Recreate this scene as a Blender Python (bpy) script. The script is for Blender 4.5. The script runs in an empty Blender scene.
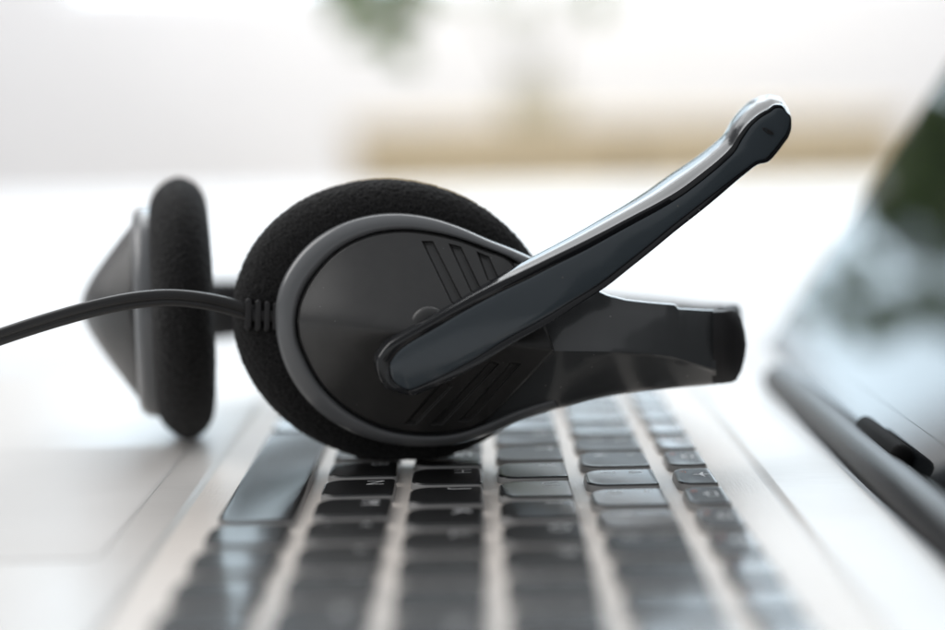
import bpy, bmesh, math, random
import numpy as np
from mathutils import Vector, Matrix

S = bpy.context.scene
COL = S.collection
random.seed(7)
RNG = np.random.default_rng(7)
rad = math.radians

# ------------------------------------------------------------------ camera
CAM = np.array([0.0543442, -0.5109501, 0.0813374])
RT = np.array([0.9997899, -0.0011913, -0.0204636])
UP = np.array([0.0204569, 0.1214158, 0.9923909])
FW = np.array([-0.0013024, 0.992601, -0.1214146])
FPX = 1718.735                       # focal length in pixels of a 945 px wide picture
cam = bpy.data.cameras.new('camera')
cam_o = bpy.data.objects.new('camera', cam)
COL.objects.link(cam_o)
cam_o.matrix_world = Matrix(((RT[0], UP[0], -FW[0], CAM[0]), (RT[1], UP[1], -FW[1], CAM[1]),
                             (RT[2], UP[2], -FW[2], CAM[2]), (0, 0, 0, 1)))
cam.sensor_width = 36
cam.lens = 36 * FPX / 945
cam.clip_start = 0.01
cam.clip_end = 50
cam.dof.use_dof = True
cam.dof.focus_distance = 0.376
cam.dof.aperture_fstop = 3.5
cam.dof.aperture_blades = 9
S.camera = cam_o

# ------------------------------------------------------------------ light
w = bpy.data.worlds.new('World')
S.world = w
w.use_nodes = True
w.node_tree.nodes['Background'].inputs[0].default_value = (0.93, 0.96, 1, 1)
# the room is dimmer behind the camera than towards the windows and the ceiling
_n = w.node_tree.nodes
_tc = _n.new('ShaderNodeTexCoord')
_sep = _n.new('ShaderNodeSeparateXYZ')
_my = _n.new('ShaderNodeMapRange')
_mz = _n.new('ShaderNodeMapRange')
_ad = _n.new('ShaderNodeMath')
for _m, _a, _b, _c, _d in ((_my, -0.9, 0.9, 0.26, 0.50), (_mz, -0.2, 1.0, 0.0, 0.40)):
    for _k, _v in zip(('From Min', 'From Max', 'To Min', 'To Max'), (_a, _b, _c, _d)):
        _m.inputs[_k].default_value = _v
_l = w.node_tree.links
_l.new(_tc.outputs['Generated'], _sep.inputs[0])
_l.new(_sep.outputs['Y'], _my.inputs['Value'])
_l.new(_sep.outputs['Z'], _mz.inputs['Value'])
_l.new(_my.outputs[0], _ad.inputs[0])
_l.new(_mz.outputs[0], _ad.inputs[1])
_l.new(_ad.outputs[0], _n['Background'].inputs[1])


def area(name, loc, target, size, power, col=(1, 1, 1)):
    l = bpy.data.lights.new(name, 'AREA')
    l.shape = 'RECTANGLE'
    l.size, l.size_y = size
    l.energy = power
    l.color = col
    o = bpy.data.objects.new(name, l)
    COL.objects.link(o)
    o.location = loc
    o.rotation_euler = (Vector(target) - Vector(loc)).to_track_quat('-Z', 'Y').to_euler()
    return o


area('room_light_left', (-1.1, 0.25, 0.9), (0.03, -0.1, 0.03), (1.0, 1.0), 11, (1, 0.98, 0.96))
area('room_light_above', (0.15, 1.35, 1.55), (0.1, 0.0, 0), (2.2, 1.2), 23, (0.97, 0.99, 1))
area('wall_light', (0.2, 1.6, 1.5), (0.1, 2.7, 0.1), (2.4, 0.6), 43, (1, 0.995, 1))

S.view_settings.view_transform = 'Standard'
S.view_settings.look = 'None'
S.view_settings.exposure = 0
S.view_settings.gamma = 1
S.render.engine = 'CYCLES'
S.cycles.use_denoising = True
S.cycles.max_bounces = 8
S.cycles.sample_clamp_indirect = 6

# ------------------------------------------------------------------ helpers


def ray(x, y):
    return FW + RT * (x - 472.5) / FPX + UP * (315 - y) / FPX


def at(x, y, Y):
    d = ray(x, y)
    return CAM + d * ((Y - CAM[1]) / d[1])


def spline(pts, n, closed=False):
    """Catmull-Rom through pts (any dimension), resampled evenly by chord length."""
    P = np.array(pts, float)
    m = len(P)
    out = []
    segs = m if closed else m - 1
    for i in range(segs):
        if closed:
            p0, p1, p2, p3 = P[(i - 1) % m], P[i], P[(i + 1) % m], P[(i + 2) % m]
        else:
            p1, p2 = P[i], P[i + 1]
            p0 = P[i - 1] if i else 2 * p1 - p2
            p3 = P[i + 2] if i + 2 < m else 2 * p2 - p1
        # centripetal-like tangents scaled by the chord keep uneven points from overshooting
        d0, d1, d2 = [max(np.linalg.norm(b - a), 1e-9) for a, b in ((p0, p1), (p1, p2), (p2, p3))]
        t1 = ((p1 - p0) / d0 * d1 + (p2 - p1) / d1 * d0) / (d0 + d1) * d1
        t2 = ((p2 - p1) / d1 * d2 + (p3 - p2) / d2 * d1) / (d1 + d2) * d1
        for t in np.linspace(0, 1, 24, endpoint=False):
            h = t * t
            k = h * t
            out.append((2 * k - 3 * h + 1) * p1 + (k - 2 * h + t) * t1 + (3 * h - 2 * k) * p2 + (k - h) * t2)
    if not closed:
        out.append(P[-1])
    out = np.array(out)
    if closed:
        out = np.vstack([out, out[:1]])
    L = np.concatenate([[0], np.cumsum(np.linalg.norm(np.diff(out, axis=0), axis=1))])
    s = np.linspace(0, L[-1], n + 1 if closed else n)
    r = np.stack([np.interp(s, L, out[:, k]) for k in range(P.shape[1])], 1)
    return r[:-1] if closed else r


def mesh_obj(name, verts, faces, mats, parent=None, smooth=True, origin=None, recalc=True, sharp=None):
    v = np.array(verts, float)
    if origin is not None:
        v = v - np.array(origin)
    me = bpy.data.meshes.new(name)
    me.from_pydata(v.tolist(), [], faces)
    if recalc:
        bm = bmesh.new()
        bm.from_mesh(me)
        bmesh.ops.remove_doubles(bm, verts=bm.verts, dist=1e-7)
        bmesh.ops.recalc_face_normals(bm, faces=bm.faces)
        bm.to_mesh(me)
        bm.free()
    for m in (mats if isinstance(mats, (list, tuple)) else [mats]):
        me.materials.append(m)
    if smooth:
        me.polygons.foreach_set('use_smooth', [True] * len(me.polygons))
        if sharp:
            me.set_sharp_from_angle(angle=rad(sharp))
    me.update()
    return link(name, me, parent, origin)


def link(name, me, parent=None, origin=None):
    o = bpy.data.objects.new(name, me)
    COL.objects.link(o)
    if parent is not None:
        o.parent = parent
    elif origin is not None:
        o.location = origin
    return o


def grid_faces(n, m, cu=False, cv=False, off=0):
    """faces of an n x m vertex grid (index i*m+j); cu/cv close it."""
    F = []
    for i in range(n if cu else n - 1):
        a, b = i * m, ((i + 1) % n) * m
        for j in range(m if cv else m - 1):
            k = (j + 1) % m
            F.append((off + a + j, off + a + k, off + b + k, off + b + j))
    return F


def bm_obj(name, bm, mats, parent=None, smooth=False, sharp=None):
    me = bpy.data.meshes.new(name)
    bmesh.ops.recalc_face_normals(bm, faces=bm.faces)
    bm.to_mesh(me)
    bm.free()
    for m in (mats if isinstance(mats, (list, tuple)) else [mats]):
        me.materials.append(m)
    if smooth:
        me.polygons.foreach_set('use_smooth', [True] * len(me.polygons))
        if sharp:
            me.set_sharp_from_angle(angle=rad(sharp))
    return link(name, me, parent)


def add_box(bm, lo, hi, bevel=0.0, seg=2, mat=Matrix()):
    r = bmesh.ops.create_cube(bm, size=1)
    vs = r['verts']
    lo, hi = Vector(lo), Vector(hi)
    for v in vs:
        v.co = Vector(((lo[k] + hi[k]) / 2 + v.co[k] * (hi[k] - lo[k])) for k in range(3))
    if bevel:
        es = list({e for v in vs for e in v.link_edges})
        rr = bmesh.ops.bevel(bm, geom=es, offset=bevel, segments=seg, profile=0.5, affect='EDGES')
        vs = list({v for f in rr['faces'] for v in f.verts} | {v for v in vs if v.is_valid})
    bmesh.ops.transform(bm, matrix=mat, verts=[v for v in vs if v.is_valid])


def thing(name, label, cat, loc=(0, 0, 0), group=None):
    o = bpy.data.objects.new(name, None)
    o.empty_display_size = 0.02
    COL.objects.link(o)
    o.location = loc
    return tag(o, label, cat, group)


def tag(o, label, cat, group=None):
    o['label'] = label
    o['category'] = cat
    if group:
        o['group'] = group
    return o


# ------------------------------------------------------------------ materials


def material(name, col, rough=0.5, metal=0.0, bump=None, spec=0.5, coat=0.0, coat_rough=0.05, ior=1.5,
             sheen=0.0, var=None, rvar=None):
    """bump = (scale, strength, distance, stretch) noise; var = (scale, amount) base-colour mottling."""
    m = bpy.data.materials.new(name)
    m.use_nodes = True
    nt = m.node_tree
    b = nt.nodes['Principled BSDF']
    b.inputs['Base Color'].default_value = (*col, 1)
    b.inputs['Roughness'].default_value = rough
    b.inputs['Metallic'].default_value = metal
    b.inputs['IOR'].default_value = ior
    b.inputs['Specular IOR Level'].default_value = spec
    b.inputs['Coat Weight'].default_value = coat
    b.inputs['Coat Roughness'].default_value = coat_rough
    b.inputs['Sheen Weight'].default_value = sheen
    tc = nt.nodes.new('ShaderNodeTexCoord')

    def noise(scale, stretch=(1, 1, 1), detail=3):
        mp = nt.nodes.new('ShaderNodeMapping')
        mp.inputs['Scale'].default_value = stretch
        nt.links.new(tc.outputs['Object'], mp.inputs['Vector'])
        n = nt.nodes.new('ShaderNodeTexNoise')
        n.inputs['Scale'].default_value = scale
        n.inputs['Detail'].default_value = detail
        nt.links.new(mp.outputs['Vector'], n.inputs['Vector'])
        return n

    if bump:
        n = noise(bump[0], bump[3] if len(bump) > 3 else (1, 1, 1))
        bp = nt.nodes.new('ShaderNodeBump')
        bp.inputs['Strength'].default_value = bump[1]
        bp.inputs['Distance'].default_value = bump[2]
        nt.links.new(n.outputs['Fac'], bp.inputs['Height'])
        nt.links.new(bp.outputs['Normal'], b.inputs['Normal'])
    if var:
        n = noise(var[0], var[2] if len(var) > 2 else (1, 1, 1))
        r = nt.nodes.new('ShaderNodeMapRange')
        r.inputs['From Min'].default_value = 0.3
        r.inputs['From Max'].default_value = 0.7
        r.inputs['To Min'].default_value = 1 - var[1]
        r.inputs['To Max'].default_value = 1 + var[1]
        nt.links.new(n.outputs['Fac'], r.inputs['Value'])
        mx = nt.nodes.new('ShaderNodeVectorMath')
        mx.operation = 'SCALE'
        mx.inputs[0].default_value = col
        nt.links.new(r.outputs['Result'], mx.inputs['Scale'])
        nt.links.new(mx.outputs['Vector'], b.inputs['Base Color'])
    if rvar:
        n = noise(rvar[0])
        r = nt.nodes.new('ShaderNodeMapRange')
        r.inputs['From Min'].default_value = 0.3
        r.inputs['From Max'].default_value = 0.7
        r.inputs['To Min'].default_value = rough - rvar[1]
        r.inputs['To Max'].default_value = rough + rvar[1]
        nt.links.new(n.outputs['Fac'], r.inputs['Value'])
        nt.links.new(r.outputs['Result'], b.inputs['Roughness'])
    return m


M_FOAM = material('black_foam', (0.012, 0.0115, 0.0115), 0.95, bump=(2600, 0.6, 0.00025), spec=0.3, sheen=0.08, var=(2000, 0.95))
M_FUZZ = material('foam_fibre', (0.075, 0.07, 0.068), 0.9, spec=0.2)
M_RIM = material('grey_gloss_plastic', (0.136, 0.139, 0.143), 0.24, bump=(900, 0.05, 0.0002), rvar=(60, 0.05))
M_PLATE = material('matte_black_plastic', (0.030, 0.0293, 0.0285), 0.40, bump=(5200, 0.25, 0.00012), var=(300, 0.08), rvar=(55, 0.07))
M_ARM = material('dark_grey_satin_plastic', (0.058, 0.061, 0.063), 0.3, bump=(300, 0.01, 0.0002), spec=0.3, coat=0.6, coat_rough=0.05)
M_ARM.node_tree.nodes['Principled BSDF'].inputs['Coat IOR'].default_value = 1.55
M_CAP = material('black_rubber', (0.014, 0.013, 0.014), 0.6, bump=(1500, 0.2, 0.0001))
M_BOOM = material('gloss_black_plastic', (0.009, 0.0095, 0.011), 0.09, bump=(160, 0.015, 0.0005), rvar=(70, 0.03))
M_GLASS = material('blue_grey_gloss_panel', (0.055, 0.068, 0.078), 0.12, bump=(120, 0.02, 0.0006), rvar=(50, 0.03))
M_CABLE = material('black_cable_rubber', (0.017, 0.016, 0.016), 0.4, bump=(700, 0.12, 0.0002))
M_DECK = material('silver_palmrest', (0.60, 0.57, 0.54), 0.33, bump=(70, 0.1, 0.0003, (1, 14, 1)), var=(120, 0.03, (1, 9, 1)), rvar=(25, 0.05))
M_RECESS = material('beige_brushed_aluminium', (0.66, 0.605, 0.555), 0.42, bump=(160, 0.25, 0.00025, (10, 1, 1)), var=(260, 0.05, (1, 10, 1)))
M_PAD = material('satin_touchpad', (0.58, 0.555, 0.53), 0.45, bump=(3000, 0.1, 0.0001), var=(40, 0.02))
M_KEY = material('black_key_plastic', (0.008, 0.008, 0.0085), 0.5, bump=(5000, 0.05, 0.00003), spec=0.25, coat=0.65, coat_rough=0.13)
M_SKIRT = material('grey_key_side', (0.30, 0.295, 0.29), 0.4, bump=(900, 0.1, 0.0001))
M_INK = material('white_key_ink', (0.8, 0.8, 0.8), 0.6)
M_ORANGE = material('orange_key_ink', (0.6, 0.11, 0.03), 0.6)
M_HINGE = material('dark_hinge_plastic', (0.016, 0.017, 0.019), 0.40, spec=0.3, bump=(500, 0.1, 0.0002), var=(140, 0.1))
M_BLACK = material('black_felt', (0.006, 0.006, 0.006), 0.8, spec=0.15)
M_SCREEN = material('glossy_screen', (0.008, 0.009, 0.010), 0.04, ior=1.5, rvar=(12, 0.02))
M_BEZEL = material('black_bezel', (0.009, 0.010, 0.011), 0.05, ior=1.5)
M_LID = material('silver_lid', (0.55, 0.55, 0.55), 0.35, metal=0.6)
M_DESK = material('white_desk_laminate', (0.62, 0.625, 0.63), 0.6, spec=0.2, bump=(40, 0.05, 0.0005), var=(8, 0.015))
M_WALL = material('white_wall_paint', (0.79, 0.79, 0.80), 0.8, var=(2.5, 0.03), bump=(60, 0.1, 0.001))
M_FLOOR = material('pale_floor', (0.5, 0.45, 0.4), 0.5, var=(4, 0.08))
M_WOOD = material('pale_oak', (0.62, 0.51, 0.34), 0.5, var=(7, 0.15, (1, 6, 9)))
M_FRAME = material('white_window_frame', (0.8, 0.8, 0.8), 0.4)
M_LEAF = material('dark_green_leaf', (0.045, 0.085, 0.014), 0.4, var=(18, 0.35))
_nt = M_LEAF.node_tree
_tr = _nt.nodes.new('ShaderNodeBsdfTranslucent')
_tr.inputs[0].default_value = (0.17, 0.26, 0.03, 1)
_ms = _nt.nodes.new('ShaderNodeMixShader')
_ms.inputs[0].default_value = 0.2
_nt.links.new(_nt.nodes['Principled BSDF'].outputs[0], _ms.inputs[1])
_nt.links.new(_tr.outputs[0], _ms.inputs[2])
_nt.links.new(_ms.outputs[0], _nt.nodes['Material Output'].inputs[0])
M_STEM = material('brown_green_stem', (0.06, 0.07, 0.03), 0.6)
M_POT = material('grey_plant_pot', (0.42, 0.42, 0.38), 0.6, var=(20, 0.06))


def dust(m, scale=330, size=0.05, amount=0.16, keep=0.55):
    """sparse pale specks of dust lying on a surface"""
    nt = m.node_tree
    b = nt.nodes['Principled BSDF']
    tc = nt.nodes.new('ShaderNodeTexCoord')
    v = nt.nodes.new('ShaderNodeTexVoronoi')
    v.inputs['Scale'].default_value = scale
    nt.links.new(tc.outputs['Object'], v.inputs['Vector'])
    lt = nt.nodes.new('ShaderNodeMath')
    lt.operation = 'LESS_THAN'
    lt.inputs[1].default_value = size
    nt.links.new(v.outputs['Distance'], lt.inputs[0])
    sp = nt.nodes.new('ShaderNodeSeparateColor')
    nt.links.new(v.outputs['Color'], sp.inputs[0])
    gt = nt.nodes.new('ShaderNodeMath')
    gt.operation = 'GREATER_THAN'
    gt.inputs[1].default_value = keep
    nt.links.new(sp.outputs[0], gt.inputs[0])
    mu = nt.nodes.new('ShaderNodeMath')
    mu.operation = 'MULTIPLY'
    nt.links.new(lt.outputs[0], mu.inputs[0])
    nt.links.new(gt.outputs[0], mu.inputs[1])
    mx = nt.nodes.new('ShaderNodeMix')
    mx.data_type = 'RGBA'
    mx.inputs['B'].default_value = (amount, amount, amount * 0.96, 1)
    src = b.inputs['Base Color']
    if src.is_linked:
        nt.links.new(src.links[0].from_socket, mx.inputs['A'])
    else:
        mx.inputs['A'].default_value = src.default_value
    nt.links.new(mu.outputs[0], mx.inputs['Factor'])
    nt.links.new(mx.outputs['Result'], src)


dust(M_PLATE, 300, 0.05, 0.09)
dust(M_GLASS, 260, 0.05, 0.12)
dust(M_BOOM, 300, 0.05, 0.16)
dust(M_ARM, 280, 0.05, 0.2)
dust(M_RIM, 300, 0.045, 0.22)
dust(M_KEY, 260, 0.045, 0.12, 0.7)


def sky_pane():
    m = bpy.data.materials.new('bright_daylight_pane')
    m.use_nodes = True
    nt = m.node_tree
    nt.nodes.remove(nt.nodes['Principled BSDF'])
    e = nt.nodes.new('ShaderNodeEmission')
    e.inputs[0].default_value = (0.74, 0.89, 1, 1)
    e.inputs[1].default_value = 4.2
    nt.links.new(e.outputs[0], nt.nodes['Material Output'].inputs[0])
    return m


M_SKY = sky_pane()

# ------------------------------------------------------------------ the setting
DESK_Z = -0.0215
bm = bmesh.new()
add_box(bm, (-1.3, -1.0, DESK_Z - 0.028), (1.4, 1.52, DESK_Z), 0.003)
for x in (-1.2, 1.3):
    for y in (-0.9, 1.42):
        add_box(bm, (x - 0.03, y - 0.03, -0.77), (x + 0.03, y + 0.03, DESK_Z - 0.029))
desk = bm_obj('desk', bm, M_DESK)
tag(desk, 'wide white desk top that the silver laptop lies on', 'desk')

bm = bmesh.new()
add_box(bm, (-4, -3, -0.80), (4, 2.9, -0.77))
o = bm_obj('floor', bm, M_FLOOR)
o['kind'] = 'structure'

# back wall with the window opening
WY = 2.75
WINDOWS = ((-0.16, 1.9, 0.305, 2.35), (-0.72, -0.19, 0.297, 2.35))
bm = bmesh.new()
for a, b in ((-4, -0.72), (-0.19, -0.16), (1.9, 4)):
    add_box(bm, (a, WY, -0.77), (b, WY + 0.12, 2.7))
for (a, b, z0, z1) in WINDOWS:
    add_box(bm, (a, WY, -0.77), (b, WY + 0.12, z0))
    add_box(bm, (a, WY, z1), (b, WY + 0.12, 2.7))
o = bm_obj('wall', bm, M_WALL)
o['kind'] = 'structure'
for (a, b, z0, z1), lab in zip(WINDOWS, ('wide bright overexposed window blurred along the top edge above the wooden cabinet',
                                         'narrow bright window glowing at the top left, lower than the wide one')):
    win = thing('window', lab, 'window', (a, WY, z0))
    W_, H_ = b - a, z1 - z0
    bm = bmesh.new()
    nb = max(2, round(W_ / 0.75) + 1)
    for k in range(nb):
        x = (W_ - 0.04) * k / (nb - 1)
        add_box(bm, (x, 0.03, 0.0), (x + 0.04, 0.08, H_), 0.004)
    for zz in (0.0, H_ - 0.03):
        for k in range(nb - 1):
            xa, xb = (W_ - 0.04) * k / (nb - 1) + 0.041, (W_ - 0.04) * (k + 1) / (nb - 1) - 0.001
            add_box(bm, (xa, 0.032, zz), (xb, 0.078, zz + 0.03), 0.004)
    bm_obj('window_frame', bm, M_FRAME, win)
    if W_ > 1:  # unseen bar added to dim the window's reflection in the upper key rows
        bm = bmesh.new()
        add_box(bm, (0.002, 0.012, 0.262), (W_ - 0.002, 0.028, 0.435), 0.004)
        bm_obj('reflection_blocker', bm, M_FRAME, win)
    bm = bmesh.new()
    add_box(bm, (0.001, 0.088, 0.001), (W_ - 0.001, 0.10, H_ - 0.001))
    bm_obj('window_pane', bm, M_SKY, win)

# pale wooden cabinet behind the desk
cab = thing('cabinet', 'long pale wooden cabinet blurred behind the white desk', 'cabinet', (0.28, 2.2, -0.77))
bm = bmesh.new()
add_box(bm, (-0.40, -0.2, 0.06), (0.40, 0.2, 0.80), 0.004)
bm_obj('cabinet_body', bm, M_WOOD, cab)
bm = bmesh.new()
add_box(bm, (-0.41, -0.215, 0.802), (0.41, 0.21, 0.826), 0.004)
bm_obj('cabinet_top', bm, M_WOOD, cab)
for sx in (-1, 1):
    bm = bmesh.new()
    add_box(bm, (sx * 0.2 - 0.19, -0.218, 0.08), (sx * 0.2 + 0.19, -0.202, 0.785), 0.003)
    bm_obj('cabinet_door', bm, M_WOOD, cab)


def leaf(bm, base, direction, up, L, W):
    d = Vector(direction).normalized()
    u = Vector(up)
    s = d.cross(u).normalized()
    u = s.cross(d).normalized()
    rows = []
    N = 7
    for i in range(N + 1):
        t = i / N
        wd = W * math.sin(math.pi * min(1, 0.04 + t * 0.96)) ** 0.75 * (1 - 0.25 * t)
        c = Vector(base) + d * (L * t) - u * (L * 0.35 * t * t)
        rows.append([bm.verts.new(c - s * wd + u * wd * 0.25), bm.verts.new(c), bm.verts.new(c + s * wd + u * wd * 0.25)])
    for a, b in zip(rows, rows[1:]):
        for j in range(2):
            bm.faces.new((a[j], a[j + 1], b[j + 1], b[j]))


def tube(bm, pts, r0, r1, n=8):
    rings = []
    P = [Vector(p) for p in pts]
    for i, p in enumerate(P):
        d = (P[min(i + 1, len(P) - 1)] - P[max(i - 1, 0)]).normalized()
        a = d.cross(Vector((0.3, 0.9, 0.31))).normalized()
        b = d.cross(a)
        r = r0 + (r1 - r0) * i / max(1, len(P) - 1)
        rings.append([bm.verts.new(p + a * r * math.cos(k * 2 * math.pi / n) + b * r * math.sin(k * 2 * math.pi / n)) for k in range(n)])
    for a, b in zip(rings, rings[1:]):
        for k in range(n):
            bm.faces.new((a[k], a[(k + 1) % n], b[(k + 1) % n], b[k]))
    bm.faces.new(rings[0])
    bm.faces.new(rings[-1])


def pot_mesh(bm, z0, z1, r0, r1, n=32):
    prof = [(r0, z0), (r1, z1), (r1 - 0.008, z1), (r1 - 0.012, z1 - 0.02)]
    rings = [[bm.verts.new((r * math.cos(k * 2 * math.pi / n), r * math.sin(k * 2 * math.pi / n), z)) for k in range(n)] for r, z in prof]
    for a, b in zip(rings, rings[1:]):
        for k in range(n):
            bm.faces.new((a[k], a[(k + 1) % n], b[(k + 1) % n], b[k]))
    bm.faces.new(rings[0])
    bm.faces.new(rings[-1])


# potted plant on the cabinet: bare stems, foliage spreading above
plant = thing('potted_plant', 'blurred leafy plant in a grey pot standing on the wooden cabinet', 'plant', (0.155, 2.2, 0.0565))
bm = bmesh.new()
pot_mesh(bm, 0.0, 0.055, 0.05, 0.058)
bm_obj('pot', bm, M_POT, plant, smooth=True, sharp=40)
bl, bs = bmesh.new(), bmesh.new()
rp = random.Random(3)
for k in range(6):
    a = k * 2 * math.pi / 6 + 0.3
    tip = Vector((0.11 * math.cos(a) - 0.03, 0.09 * math.sin(a), 0.19 + 0.04 * rp.random()))
    pts = [Vector((0.01 * math.cos(a), 0.01 * math.sin(a), 0.04)).lerp(tip, t) + Vector((0, 0, 0.06 * t * (1 - t) * 2)) for t in (0, .25, .5, .75, 1)]
    tube(bs, pts, 0.0022, 0.0014, 6)
    for q in range(2):
        b = pts[3].lerp(pts[4], q)
        aa = a + rp.uniform(-1.0, 1.0)
        leaf(bl, b, (math.cos(aa), math.sin(aa), rp.uniform(-0.1, 0.5)), (0, 0, 1), rp.uniform(0.06, 0.09), rp.uniform(0.014, 0.022))
bm_obj('foliage', bl, M_LEAF, plant, smooth=True)
bm_obj('stem', bs, M_STEM, plant, smooth=True)

# hanging plant before the window: seen only as a blur and mirrored in the screen
hang = thing('hanging_plant', 'dark green hanging plant blurred before the window, mirrored in the laptop screen', 'plant', (0.045, 0.84, 0.53))
bm = bmesh.new()
pot_mesh(bm, -0.06, 0.03, 0.04, 0.06)
bm_obj('pot', bm, M_POT, hang, smooth=True, sharp=40)
bm = bmesh.new()
for k in range(3):
    a = k * 2.1
    tube(bm, [(0.056 * math.cos(a), 0.056 * math.sin(a), 0.025), (0, 0, 0.55)], 0.0015, 0.0015, 5)
tube(bm, [(0, 0, 0.545), (0, 0, 2.1)], 0.002, 0.002, 5)
bm_obj('hanging_cord', bm, M_STEM, hang)
bl, bs = bmesh.new(), bmesh.new()
rp = random.Random(11)
ends = [(-0.02, -0.27), (0.03, -0.25), (0.055, -0.30), (0.01, -0.30), (-0.12, -0.25), (0.10, -0.22), (-0.05, -0.39)]
for (ex, ez) in ends:
    ey = rp.uniform(-0.07, 0.06)
    n = 9
    pts = []
    for i in range(n):
        t = i / (n - 1)
        pts.append(Vector((ex * min(1, t * 1.7) ** 0.8, ey * min(1, t * 1.7), 0.03 + 0.06 * math.sin(min(1, t * 2.2) * math.pi) * (1 - t) + (ez - 0.03) * t ** 1.4)))
    tube(bs, pts, 0.002, 0.001, 6)
    for i in range(3, n):
        a = rp.uniform(0, 6.28)
        big = 1.0 if ex > -0.04 else 0.6
        if ez < -0.35 and i not in (5, n - 1):
            continue
        leaf(bl, pts[i], (math.cos(a), 0.4 * math.sin(a), rp.uniform(-0.7, 0.5)), (0, -1, 0.4), big * rp.uniform(0.045, 0.065), big * rp.uniform(0.015, 0.021))
for (px_, pz_, L_) in ((-0.075, -0.378, 0.03), (-0.055, -0.385, 0.034), (-0.038, -0.372, 0.03), (0.108, -0.362, 0.026), (-0.056, -0.398, 0.034), (-0.087, -0.345, 0.045), (-0.068, -0.33, 0.055), (-0.04, -0.338, 0.05)):
    a = rp.uniform(0, 6.28)
    tube(bs, [(px_, 0, pz_), (px_ * 0.8, 0, -0.30), (px_ * 0.3, 0, 0.02)], 0.0006, 0.0008, 5)
    leaf(bl, (px_, 0, pz_), (math.cos(a), 0.1, math.sin(a)), (0, -1, 0.2), L_, L_ * 0.33)
nb_ = 0
while nb_ < 24:
    px_, pz_ = rp.uniform(-0.085, 0.04), rp.uniform(-0.322, -0.19)
    if min(math.hypot(px_ + 0.042, pz_ + 0.322), math.hypot(px_ + 0.005, pz_ + 0.262), math.hypot(px_ + 0.088, pz_ + 0.29)) < 0.023:
        continue                      # openings where the window shines through
    nb_ += 1
    a = rp.choice((0.0, 3.14)) + rp.uniform(-0.8, 0.8)
    L_ = rp.uniform(0.05, 0.068)
    leaf(bl, (px_ - 0.5 * L_ * math.cos(a), rp.uniform(-0.06, 0.06), pz_ - 0.25 * L_ * math.sin(a)), (math.cos(a), rp.uniform(-0.3, 0.3), math.sin(a) * 0.6), (0, -1, 0.25), L_, L_ * 0.36)
for k in range(95):
    px_, pz_ = rp.uniform(-0.19, 0.05), rp.uniform(-0.335, -0.12)
    # the crown thins out towards its lower left
    if px_ < -0.10 and rp.random() < (0.35 if pz_ > -0.27 else 0.5):
        continue
    if rp.random() < 0.25:
        continue
    a = rp.uniform(0, 6.28)
    L_ = rp.uniform(0.03, 0.05)
    leaf(bl, (px_ - 0.5 * L_ * math.cos(a), rp.uniform(-0.05, 0.05), pz_ - 0.3 * L_ * math.sin(a)), (math.cos(a), rp.uniform(-0.3, 0.3), math.sin(a) * 0.7), (0, -1, 0.25), L_, L_ * rp.uniform(0.3, 0.38))
bm_obj('foliage', bl, M_LEAF, hang, smooth=True)
bm_obj('stem', bs, M_STEM, hang, smooth=True)

# ------------------------------------------------------------------ laptop
P = 0.019
GAP = 0.0036
LY0, LY1 = -0.319, 0.034
DECK_Z, REC_Z = -0.0012, -0.0019
laptop = thing('laptop', 'open silver laptop with black keys lying sideways under the headset', 'laptop', (0.03, -0.1425, DESK_Z))
LO = Vector(laptop.location)


def rrect(x0, y0, x1, y1, r, n=8):
    """rounded rectangle; r = radii at (x0,y0) (x1,y0) (x1,y1) (x0,y1)"""
    pts = []
    for (cx, cy, rr, a0) in ((x0 + r[0], y0 + r[0], r[0], math.pi), (x1 - r[1], y0 + r[1], r[1], 1.5 * math.pi),
                             (x1 - r[2], y1 - r[2], r[2], 0), (x0 + r[3], y1 - r[3], r[3], 0.5 * math.pi)):
        for k in range(n + 1):
            a = a0 + 0.5 * math.pi * k / n
            pts.append((cx + rr * math.cos(a), cy + rr * math.sin(a)))
    return pts


def loft_loops(name, loops, mats, parent, cap0=True, cap1=True, smooth=True, sharp=35, mat_rows=None):
    V, F = [], []
    n = len(loops[0])
    for lp in loops:
        V += lp
    for i in range(len(loops) - 1):
        for k in range(n):
            a, b = i * n, (i + 1) * n
            F.append((a + k, a + (k + 1) % n, b + (k + 1) % n, b + k))
    if cap0:
        F.append(tuple(range(n))[::-1])
    if cap1:
        F.append(tuple(range((len(loops) - 1) * n, len(loops) * n)))
    return mesh_obj(name, V, F, mats, parent, smooth=smooth, sharp=sharp)


# base body: outer shell with a rounded recess for the keyboard
RX0, RX1, RY0, RY1 = -0.0078, 0.1185, -0.2915, 0.0065
out = rrect(-0.104, LY0, 0.1365, LY1, (0.012, 0.002, 0.002, 0.012))
rec_o = rrect(RX0, RY0, RX1, RY1, (0.006,) * 4)
rec_i = rrect(RX0 + 0.0014, RY0 + 0.0014, RX1 - 0.0020, RY1 - 0.0014, (0.005,) * 4)
rec_m = rrect(RX0 + 0.0003, RY0 + 0.0003, RX1 - 0.0003, RY1 - 0.0003, (0.006,) * 4)


def z(loop, h):
    return [(x - LO.x, y - LO.y, h - LO.z) for x, y in loop]


def inset(loop, d):
    x = [p[0] for p in loop]
    y = [p[1] for p in loop]
    cx, cy = (max(x) + min(x)) / 2, (max(y) + min(y)) / 2
    sx, sy = 1 - 2 * d / (max(x) - min(x)), 1 - 2 * d / (max(y) - min(y))
    return [(cx + (a - cx) * sx, cy + (b - cy) * sy) for a, b in loop]


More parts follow.
